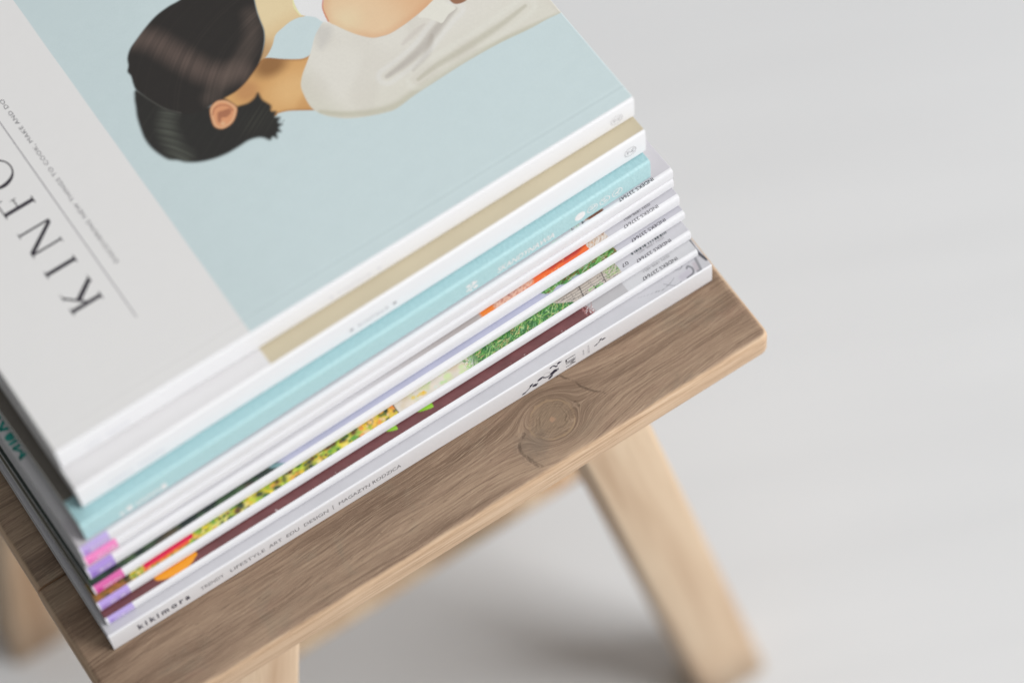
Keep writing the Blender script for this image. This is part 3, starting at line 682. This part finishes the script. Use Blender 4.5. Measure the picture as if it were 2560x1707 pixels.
# ---- 7: aqua magazine with rounded spine
m = Mag(*base(7), 0.205, 'aqua blue magazine with embossed rounded spine lettered SKANDYNAWIA and white circles', rt=0.0012, rb=0.0008, bulge=0.0002, mat='aqua', vfine=0.016)
AQ = ink((166, 205, 210), 0.95)
def a_top(U, V):
    C = np.broadcast_to(AQ, U.shape+(3,)).copy()
    return over(C, (V > 13.5)*1.0, ink((112, 106, 98)))
m.build(a_top, solid(ink((176, 213, 217), 0.98)))  # same aqua card, lightened: stronger light on the spine put into its colour
m.on_spine('spine_lettering', *place('SKANDYNAWIA', (202.6, 3.0), dU, pW, 4.2, 29.4, 1.0, 0.25, 0.012), 'ink_white')
cs = [disc2d((245.4, 6.2), 2.7, 2.9)] + [ring2d((u_, 6.2), 2.35, 2.75) for u_ in (251.8, 258.3, 264.8)]
cs += [stroke2d([(250.6, 6.0), (252.4, 6.0)], 0.8), stroke2d([(250.8, 7.4), (252.0, 7.4)], 0.7), disc2d((253.0, 6.8), 0.55, 0.8), stroke2d([(257.0, 7.0), (258.6, 7.4)], 0.8), stroke2d([(257.6, 5.4), (259.6, 5.6)], 0.8), stroke2d([(263.6, 5.6), (265.4, 6.6), (266.0, 7.4)], 0.8), stroke2d([(264.8, 5.0), (265.6, 5.4)], 0.6)]
m.on_spine('circle_emblem', *merge(*cs), 'ink_white')
m.on_spine('emblem_mark', *stroke2d([(244.2, 6.2), (246.8, 6.2)], 0.3), 'ink_pale')
fl_ = [stroke2d([(187.0, 3.9), (192.6, 7.4)], 1.2), disc2d((188.3, 7.6), 1.2, 1.0), disc2d((191.6, 3.6), 1.3, 1.0), disc2d((190.8, 8.0), 0.8, 1.0), disc2d((189.2, 3.0), 0.8, 0.7)]
m.on_spine('flower_emblem', *merge(*fl_), 'ink_white')
r_ = np.random.default_rng(5); lt_ = [disc2d((17.6, 3.6), 1.2, 1.2), disc2d((21.2, 4.4), 1.7, 1.9)]
for k in range(7): lt_.append(stroke2d([(24.6+1.7*k, 2.8), (24.9+1.7*k, 5.4)], 0.75)); lt_.append(stroke2d([(24.6+1.7*k, 3.2+1.6*(k % 2)), (26.0+1.7*k, 3.2+1.6*(k % 2))], 0.6))
lt_.append(disc2d((37.6, 4.3), 1.4, 2.2))
m.on_spine('small_lettering', *merge(*lt_), 'ink_white')

INK_K = 1.16
# ---- 8 and 9: the two matte volumes on top
def logo(m, u, w, mat):
    a = [ring2d((u, w), 2.75, 2.95), stroke2d([(u-1.3, w-1.0), (u-1.3, w+0.9)], 0.42), stroke2d([(u-1.3, w+0.8), (u-0.5, w+0.8)], 0.3), stroke2d([(u-0.4, w+0.15), (u+0.5, w+0.15)], 0.2), stroke2d([(u-0.4, w-0.25), (u+0.5, w-0.25)], 0.2)]
    a.append(stroke2d([(u+2.0, w+0.8), (u+1.4, w+1.1), (u+0.8, w+0.1), (u+1.3, w-0.9), (u+2.0, w-0.7)], 0.38)); m.on_spine('logo', *merge(*a), mat)
m = Mag(*base(8), 0.216, 'matte white volume with beige cover photograph, second from the top of the stack', rt=0.0011, rb=0.0009, bulge=0.0002, mat='matte_print', vfine=0.014)
def k2_top(U, V):
    C = np.broadcast_to(ink((205, 204, 205)), U.shape+(3,)).copy()
    b = ink((197, 186, 160), 1.0)*(0.97+0.06*Wave(81, 0.03, 0.2).d1(U))[..., None]
    return over(C, sstep(U, 92.9, 93.3)*sstep(V, 0.5, 0.8), b)
m.build(k2_top, solid(ink((234, 234, 236), 1.0)))
m.on_spine('spine_lettering', *merge(place('KINFOLK', (133.2, 4.8), dU, pW, 2.4, 15.2, 1.3), disc2d((130.0, 6.0), 1.0, 1.0), disc2d((151.2, 6.0), 1.0, 1.0)), 'ink_grey')
logo(m, 270.5, 7.6, 'ink_mid')
m.on_spine('small_lettering', *merge(*[stroke2d([(13.8+q, 6.0), (14.8+q, 6.0)], 2.0) for q in (0, 1.8, 3.6, 5.4, 7.2, 9.4, 13.6, 15.4, 17.2, 19.0, 20.8, 22.6, 24.4)]), 'ink_pale')

m = Mag(*base(9), 0.216, 'topmost matte volume titled KINFO, pale aqua cover photograph of two heads from behind', rt=0.0011, rb=0.0009, bulge=0.0002, mat='matte_print', vfine=0.2159)
m.top_w = lambda u, v, m=m: m.t - 0.00006*np.exp(-((np.asarray(v)-0.0080)/0.00045)**2) + 0.00004*np.exp(-((np.asarray(v)-0.0068)/0.0008)**2) + 0.00014*np.sin(np.asarray(u)*21+1.0)*np.sin(np.asarray(v)*24+0.4) + 0.00005*np.sin(np.asarray(u)*58+np.asarray(v)*33)
ART={
'hairA': [(162.8,158.5),(152.4,155.3),(145.4,155.2),(138.7,154.3),(132.0,151.9),(125.6,148.9),(121.1,146.5),(117.8,143.2),(116.1,139.6),(114.3,137.2),(114.3,134.3),(113.1,130.4),(112.6,127.0),(114.1,122.0),(115.2,117.4),(117.7,111.6),(120.4,107.4),(125.3,103.1),(130.4,101.5),(134.3,101.7),(140.2,101.5),(146.2,101.4),(151.5,102.6),(156.7,104.9),(161.2,107.3),(165.4,110.9),(169.4,115.6),(172.1,120.4),(173.6,126.0),(175.0,130.8),(177.4,136.8),(182.1,147.1),(176.5,158.2)] ,
'hairB': [(112.6,127.0),(110.0,124.2),(108.1,120.0),(105.9,115.1),(104.1,108.9),(103.1,104.1),(103.1,99.1),(104.2,94.1),(106.0,89.7),(108.9,87.0),(111.5,84.0),(115.7,81.1),(121.1,78.9),(127.1,77.7),(133.0,77.6),(137.7,77.8),(141.5,76.8),(143.6,75.2),(145.2,72.6),(147.0,73.2),(148.2,71.6),(149.6,73.8),(151.2,73.4),(151.6,75.6),(153.6,76.2),(152.8,78.0),(154.6,79.6),(153.2,81.2),(154.8,83.0),(153.4,84.6),(154.6,87.0),(153.3,91.4),(153.5,95.5),(150.8,94.2),(147.5,93.7),(143.6,94.8),(142.8,95.4),(139.9,102.2),(134.3,101.7),(131.3,103.0),(127.1,106.0),(122.3,110.5),(116.4,119.5)] ,
'neckB': [(133.9,101.0),(139.4,102.6),(147.0,102.7),(152.5,104.3),(157.5,106.2),(161.6,107.9),(165.5,108.0),(171.0,103.3),(176.7,99.1),(180.0,98.2),(183.1,98.3),(184.5,92.0),(171.5,71.5),(168.3,73.8),(163.1,77.5),(158.8,80.3),(154.8,81.7),(152.8,81.5),(141.3,86.2),(133.6,91.9)] ,
'neckA': [(182.1,147.1),(177.4,136.8),(175.0,130.8),(173.6,126.0),(172.1,120.4),(169.4,115.6),(165.8,111.6),(161.4,108.1),(165.8,108.5),(170.8,111.7),(174.8,115.5),(179.5,116.8),(183.7,117.5),(187.3,117.1),(190.2,116.1),(194.4,117.4),(203.3,131.4)] ,
'whiteA': [(196.2,136.7),(190.8,126.9),(189.3,122.1),(189.0,118.0),(190.2,116.1),(193.2,113.0),(194.6,109.0),(198.2,103.9),(211.8,125.1)] ,
'armA': [(209.2,127.0),(201.0,118.4),(198.1,114.7),(196.5,108.1),(198.2,103.8),(200.5,98.9),(203.5,94.0),(207.0,89.9),(210.5,88.1),(214.5,87.1),(220.8,87.2),(227.5,88.0),(233.8,89.2),(238.6,90.5),(253.5,94.1)] ,
'shirtB': [(195.1,108.6),(192.3,107.8),(187.8,104.9),(182.8,99.9),(178.1,95.8),(173.3,91.8),(169.9,87.6),(168.5,83.0),(167.7,77.5),(168.2,73.5),(169.8,70.1),(171.4,67.8),(175.6,63.6),(180.3,60.4),(186.1,57.5),(191.5,55.4),(196.2,54.3),(206.0,55.3),(217.0,55.7),(228.1,56.1),(240.4,56.0),(250.9,55.4),(263.2,54.0),(271.5,53.6),(279.5,52.7),(287.8,52.1),(287.2,74.0),(275.9,92.3),(255.7,97.4),(238.6,90.5),(227.5,88.0),(214.5,87.1),(207.0,89.9),(200.5,98.9),(198.2,103.8)] ,
'cuff': [(238.3,90.7),(241.6,88.1),(243.0,84.3),(243.9,81.2),(239.7,80.5),(235.2,78.5),(233.6,80.7),(231.3,84.3),(228.8,87.6)] ,
'skinbit': [(245.9,91.0),(244.1,86.5),(245.2,82.9),(250.1,82.0),(255.7,85.7)] ,
'earO': [(131.0,96.6),(132.7,100.1),(134.5,101.5),(137.5,102.1),(140.3,100.5),(141.7,97.9),(142.4,94.7),(140.9,92.2),(137.9,89.7),(134.7,88.8),(131.7,89.4),(130.0,92.2)] ,
'earI': [(133.2,95.0),(134.8,97.1),(137.2,96.7),(139.7,95.8),(139.2,93.8),(136.5,93.0),(134.7,93.9),(133.1,92.3),(132.5,93.2)] ,
}
CRV={
'hlA': [(126.5,149.2),(131.0,144.0),(134.2,135.3),(137.5,125.7),(140.9,117.5),(145.9,112.0),(152.4,109.0)] ,
'hlA2': [(171.7,130.3),(167.3,122.0),(160.3,115.6),(152.6,111.8),(142.0,108.2),(136.2,104.9)] ,
'hlB': [(117.5,108.8),(114.1,104.4),(112.0,98.5),(111.0,91.8),(111.7,86.7)] ,
'part': [(112.7,126.0),(114.8,119.3),(117.8,111.8),(122.0,106.2)] ,
'fold1': [(243.3,81.2),(237.6,79.6),(229.1,76.3),(220.7,72.9),(211.7,71.0),(201.7,69.9)] ,
'fold2': [(228.2,76.0),(224.4,72.1),(220.1,68.6),(212.2,65.9)] ,
'fold3': [(268.2,64.7),(256.1,63.1),(244.0,62.4),(232.1,62.1),(221.2,62.1),(211.3,60.9)] ,
'fold4': [(228.5,82.5),(221.4,81.0),(215.7,79.5)] ,
'edge': [(279.2,52.2),(263.4,54.3),(240.8,56.6),(217.5,56.4),(206.5,56.0),(196.3,55.6),(186.4,59.1),(176.7,65.3),(169.5,72.0)] ,
'neckl': [(192.5,130.5),(190.4,126.2),(188.8,122.5),(188.8,117.6)] ,
'armline': [(200.7,118.6),(198.1,114.7),(196.6,107.9)] ,
}
def cover_top(U, V):
    C = np.broadcast_to(ink((220, 219, 218)), U.shape+(3,)).copy()
    bgc = ink((196, 211, 213)); T = np.broadcast_to(bgc, U.shape+(3,)).copy()
    T = over(T, sstep(U-0.35*V, 130, 30)*0.55, ink((187, 201, 203)))
    T *= (0.99+0.02*Wave(90, 0.02, 0.12).d2(U, V))[..., None]
    sl = (slice(np.searchsorted(U[:, 0], 90), None), slice(0, np.searchsorted(V[0], 172)))
    u = U[sl]; v = V[sl]; t = T[sl].copy()
    S = lambda k, soft=0.3: fill(None, u, v, ART[k], None, soft)
    D = lambda k, n=6: seg_dist(u, v, smooth_poly(CRV[k], n, False))
    n2 = Wave(91, 0.05, 0.35).d2(u, v); grain = Wave(92, 2.0, 6.0, 20).d2(u, v)
    # neck and white top of the upper figure
    sk = np.broadcast_to(ink((222, 203, 163)), u.shape+(3,)).copy()
    sk = over(sk, sstep(v, 126, 110)*0.7, ink((206, 170, 122))); sk = over(sk, sstep(u+0.5*v, 232, 222)*0.6, ink((170, 130, 92)))
    t = over(t, S('neckA'), sk)
    d, _ = D('neckl'); t = over(t, sstep(d, 0.6, 0.2)*0.8, ink((236, 224, 170)))
    t = over(t, S('whiteA'), ink((226, 226, 226)))
    # neck of the lower figure
    nb = np.broadcast_to(ink((207, 160, 104)), u.shape+(3,)).copy()
    nb = over(nb, sstep(np.hypot((u-166)/1.3, v-88), 13, 2)*0.7, ink((222, 182, 128)))
    nb = over(nb, sstep(np.hypot((u-165), (v-104)*1.4), 12, 3)*0.85, ink((132, 92, 56)))
    nb = over(nb, sstep(v-0.62*(u-150), 74, 70)*0.4, ink((186, 136, 86))); nb = over(nb, sstep(np.hypot(u-150, v-99), 8, 2)*0.6, ink((176, 124, 84)))
    d, _ = seg_dist(u, v, smooth_poly(ART['neckB']), True); nb = over(nb, sstep(d, 1.6, 0.1)*0.5, ink((150, 100, 60)))
    t = over(t, S('neckB'), nb)
    # shirt of the lower figure
    sh = np.broadcast_to(ink((217, 214, 205)), u.shape+(3,)).copy()
    sh = over(sh, sstep(v, 80, 58)*0.35, ink((206, 204, 188))); sh = over(sh, sstep(u, 182, 170)*0.45, ink((196, 194, 176))); sh = over(sh, sstep(n2, 0.45, 0.8)*0.35, ink((205, 200, 190)))
    for k, w, a, c in (('fold1', 3.0, 0.55, (160, 152, 146)), ('fold2', 2.2, 0.45, (166, 158, 148)), ('fold3', 2.4, 0.5, (172, 168, 148)), ('fold4', 1.8, 0.35, (186, 176, 170)), ('edge', 3.0, 0.6, (180, 177, 156))):
        d, tt_ = D(k); ww = w*(0.6+0.6*np.sin(np.clip(tt_, 0, 1)*math.pi)); sh = over(sh, a*sstep(d, ww, ww*0.1), ink(c))
    d, _ = D('fold1'); sh = over(sh, 0.35*sstep(abs(d-3.6), 2.0, 0.2), ink((232, 230, 222)))
    d, _ = D('fold3'); sh = over(sh, 0.3*sstep(abs(d-4.2), 2.2, 0.2), ink((228, 226, 214)))
    sh = over(sh, fill(None, u, v, [(190, 109), (188, 104), (186, 98), (192, 100), (196, 105)], None, 2.2)*0.4, ink((182, 180, 178)))
    sh *= (0.985+0.03*grain)[..., None]
    t = over(t, S('shirtB', 0.35), sh)
    t = over(t, S('skinbit'), ink((150, 108, 84)))
    t = over(t, S('cuff'), ink((222, 220, 210)))
    # forearm / elbow
    ar = np.broadcast_to(ink((228, 194, 158)), u.shape+(3,)).copy()
    P = smooth_poly(ART['armA']); de, _ = seg_dist(u, v, P, True)
    ar = over(ar, sstep(u, 214, 234)*0.55, ink((214, 164, 122))); ar = over(ar, sstep(de, 4.5, 0.0)*0.35, ink((204, 146, 106))); ar = over(ar, sstep(np.hypot(u-203, v-104), 12, 0)*0.6, ink((238, 208, 172)))
    t = over(t, S('armA'), ar)
    d, _ = D('armline'); t = over(t, sstep(d, 0.55, 0.1)*0.7, ink((200, 110, 80)))
    # lower figure's hair
    hb = np.broadcast_to(ink((49, 48, 46), 1.0), u.shape+(3,)).copy()
    st = Wave(95, 1.2, 5.0, 22).d1(0.79*(u-112)+0.61*(v-98)+0.012*(0.61*(u-112)-0.79*(v-98))**2)
    d, tt_ = D('hlB'); hb = over(hb, sstep(d, 7.0, 0.0)*(0.35+0.65*sstep(st, 0.2, 0.9))*0.55, ink((108, 112, 102), 1.0))
    st2 = Wave(96, 0.9, 4.5, 22).d1((v-85)*1.0-(u-140)*0.55); hb = over(hb, sstep(np.hypot((u-146)/1.5, v-84), 9, 1)*sstep(st2, 0.3, 0.9)*0.4, ink((82, 82, 72), 1.0))
    hb = over(hb, sstep(st2, 0.55, 0.9)*0.08, ink((86, 84, 78), 1.0))
    M = S('hairB', 1.0)
    r = np.random.default_rng(97)
    for _ in range(22):                                   # loose wisps at the nape
        a0 = np.array([r.uniform(148, 153), r.uniform(76, 93)]); a1 = a0+np.array([r.uniform(1.0, 2.6), r.uniform(-0.8, 2.4)])
        d, _ = seg_dist(u, v, np.array([a0, a1])); M = np.maximum(M, 0.32*sstep(d, 0.70, 0.05))
    t = over(t, M, hb)
    # upper figure's hair
    ha = np.broadcast_to(ink((49, 46, 44), 1.0), u.shape+(3,)).copy()
    st = Wave(98, 0.9, 4.2, 26).d1(-0.64*(u-140)+0.77*(v-120)+0.008*(0.77*(u-140)+0.64*(v-120))**2)
    d, tt_ = D('hlA'); ha = over(ha, sstep(d, 9.5, 0.0)*(0.6+0.4*sstep(st, 0.1, 0.9))*0.60, ink((122, 104, 96), 1.0))
    d, tt_ = D('hlA2'); ha = over(ha, sstep(d, 7.0, 0.0)*(0.6+0.4*sstep(st, 0.1, 0.9))*0.45, ink((112, 98, 90), 1.0))
    ha = over(ha, sstep(st, 0.55, 0.95)*0.07, ink((96, 86, 80), 1.0))
    t = over(t, S('hairA', 0.7), ha)
    d, _ = D('part'); t = over(t, sstep(d, 0.6, 0.1)*0.28, ink((112, 112, 106), 1.0))
    # ear
    er = np.broadcast_to(ink((212, 150, 110)), u.shape+(3,)).copy()
    d, _ = seg_dist(u, v, smooth_poly(ART['earO']), True); er = over(er, sstep(abs(d-0.7), 0.9, 0.0)*0.4, ink((236, 190, 150)))
    er = over(er, fill(None, u, v, ART['earI'], None, 0.7)*0.7, ink((140, 86, 66))); d2_, _ = seg_dist(u, v, smooth_poly([(132.4, 97.5), (134.6, 99.6), (137.6, 99.4), (140.0, 97.2), (140.3, 94.4)], 6, False)); er = over(er, sstep(d2_, 0.8, 0.1)*0.5, ink((158, 98, 74))); er = over(er, sstep(np.hypot(u-133.6, v-91.2), 1.6, 0.2)*0.5, ink((240, 190, 150)))
    t = over(t, S('earO', 0.6), er)
    rg = np.random.default_rng(8); t = t*(1+0.03*(rg.random(u.shape)-0.5)+0.012*(Wave(99, 0.25, 1.2, 16).d2(u, v)-0.5))[..., None]
    T[sl] = t
    M = sstep(U, 91.0+0.010*V-0.15, 91.0+0.010*V+0.25)*sstep(V, 0.9, 1.15)
    C = over(C, M, T)
    return C
m.build(cover_top, solid(ink((234, 234, 236), 1.0)))
# masthead: high-contrast serif capitals, reading away from the spine (x along +v, up along -u)
def cap(polys, v0): return [([(51.0-y, v0+x) for x, y in p], [tuple(range(len(p)))]) for p in polys]
H = 14.0
def stem(x, w): w += 0.7; return [[(x, 0.0), (x+w, 0.0), (x+w, H), (x, H)], [(x-1.0, 0), (x-1.0, 0.5), (x+w+1.0, 0.5), (x+w+1.0, 0)], [(x-1.0, H-0.5), (x-1.0, H), (x+w+1.0, H), (x+w+1.0, H-0.5)]]
LET = {}
LET['K'] = stem(0, 1.15)+[[(1.15, 5.4), (1.15, 6.7), (7.9, H-0.2), (9.3, H-0.2)], [(3.2, 8.0), (5.1, 9.3), (11.4, 0.3), (9.0, 0.3)], [(7.2, H-0.32), (7.2, H), (10.6, H), (10.6, H-0.32)], [(8.4, 0), (8.4, 0.32), (12.2, 0.32), (12.2, 0)]]
LET['I'] = stem(0, 1.2)
LET['N'] = [[(0, 0), (0.95, 0), (0.95, H), (0, H)], [(11.0, -0.2), (11.95, -0.2), (11.95, H), (11.0, H)], [(-0.4, H), (2.0, H), (11.9, -0.3), (9.9, -0.3)], [(-1.2, 0), (-1.2, 0.32), (1.7, 0.32), (1.7, 0)], [(10.0, H-0.32), (10.0, H), (13.0, H), (13.0, H-0.32)], [(-1.4, H-0.32), (-1.4, H), (0.6, H), (0.6, H-0.32)]]
LET['F'] = stem(0, 1.15)+[[(1.1, H-0.5), (1.1, H), (7.8, H), (7.8, H-0.5)], [(7.4, H), (7.8, H), (8.1, H-2.8), (7.7, H-2.8)], [(1.1, 7.0), (1.1, 7.5), (5.8, 7.5), (5.8, 7.0)], [(5.5, 8.5), (5.9, 8.5), (5.9, 6.0), (5.5, 6.0)]]
LET['L'] = stem(0, 1.15)+[[(1.1, 0), (1.1, 0.5), (8.0, 0.5), (8.0, 0)], [(7.7, 0), (8.2, 0), (8.6, 3.2), (8.2, 3.2)]]
parts = []
for ch, v0 in (('K', 50.2), ('I', 71.1), ('N', 83.0), ('F', 105.7), ('L', 142.4), ('K', 159.0)): parts += cap(LET[ch], v0)
O = []; nO = 44
for k in range(nO):
    a = 2*math.pi*k/nO; O += [(7.4+7.4*math.cos(a), 7.0+7.3*math.sin(a)), (7.4+(7.4-0.6-1.3*abs(math.cos(a-0.35))**1.5)*math.cos(a), 7.0+(7.3-0.6)*math.sin(a))]
parts.append(([(51.0-y, 118.6+x) for x, y in O], [(2*k, 2*k+1, 2*((k+1) % nO)+1, 2*((k+1) % nO)) for k in range(nO)]))
m.on_top('title_lettering', *merge(*parts), 'ink_black')
m.on_top('rule_line', *stroke2d([(57.4, 33.6), (57.8, 108.0), (58.1, 182.0)], 0.42, n=1), 'ink_grey')
m.on_top('subtitle_lettering', *place('DISCOVERING NEW THINGS TO COOK, MAKE AND DO', (64.7, 60.0), (0, 1), (-1, 0), 1.9, 97.0, 1.12), 'ink_mid')
m.on_spine('spine_lettering', *merge(place('KINFOLK', (130.8, 4.0), dU, pW, 2.2, 16.4, 1.3), disc2d((127.8, 5.1), 0.9, 0.9), disc2d((151.0, 5.1), 0.9, 0.9)), 'ink_pale')
logo(m, 269.5, 5.8, 'ink_grey')
m.on_spine('small_lettering', *merge(*[stroke2d([(12.4+q, 5.2), (13.4+q, 5.2)], 1.8) for q in (0, 1.8, 3.6, 5.4, 9.4, 11.2, 13.0, 14.8, 16.6, 18.4)]), 'ink_pale')
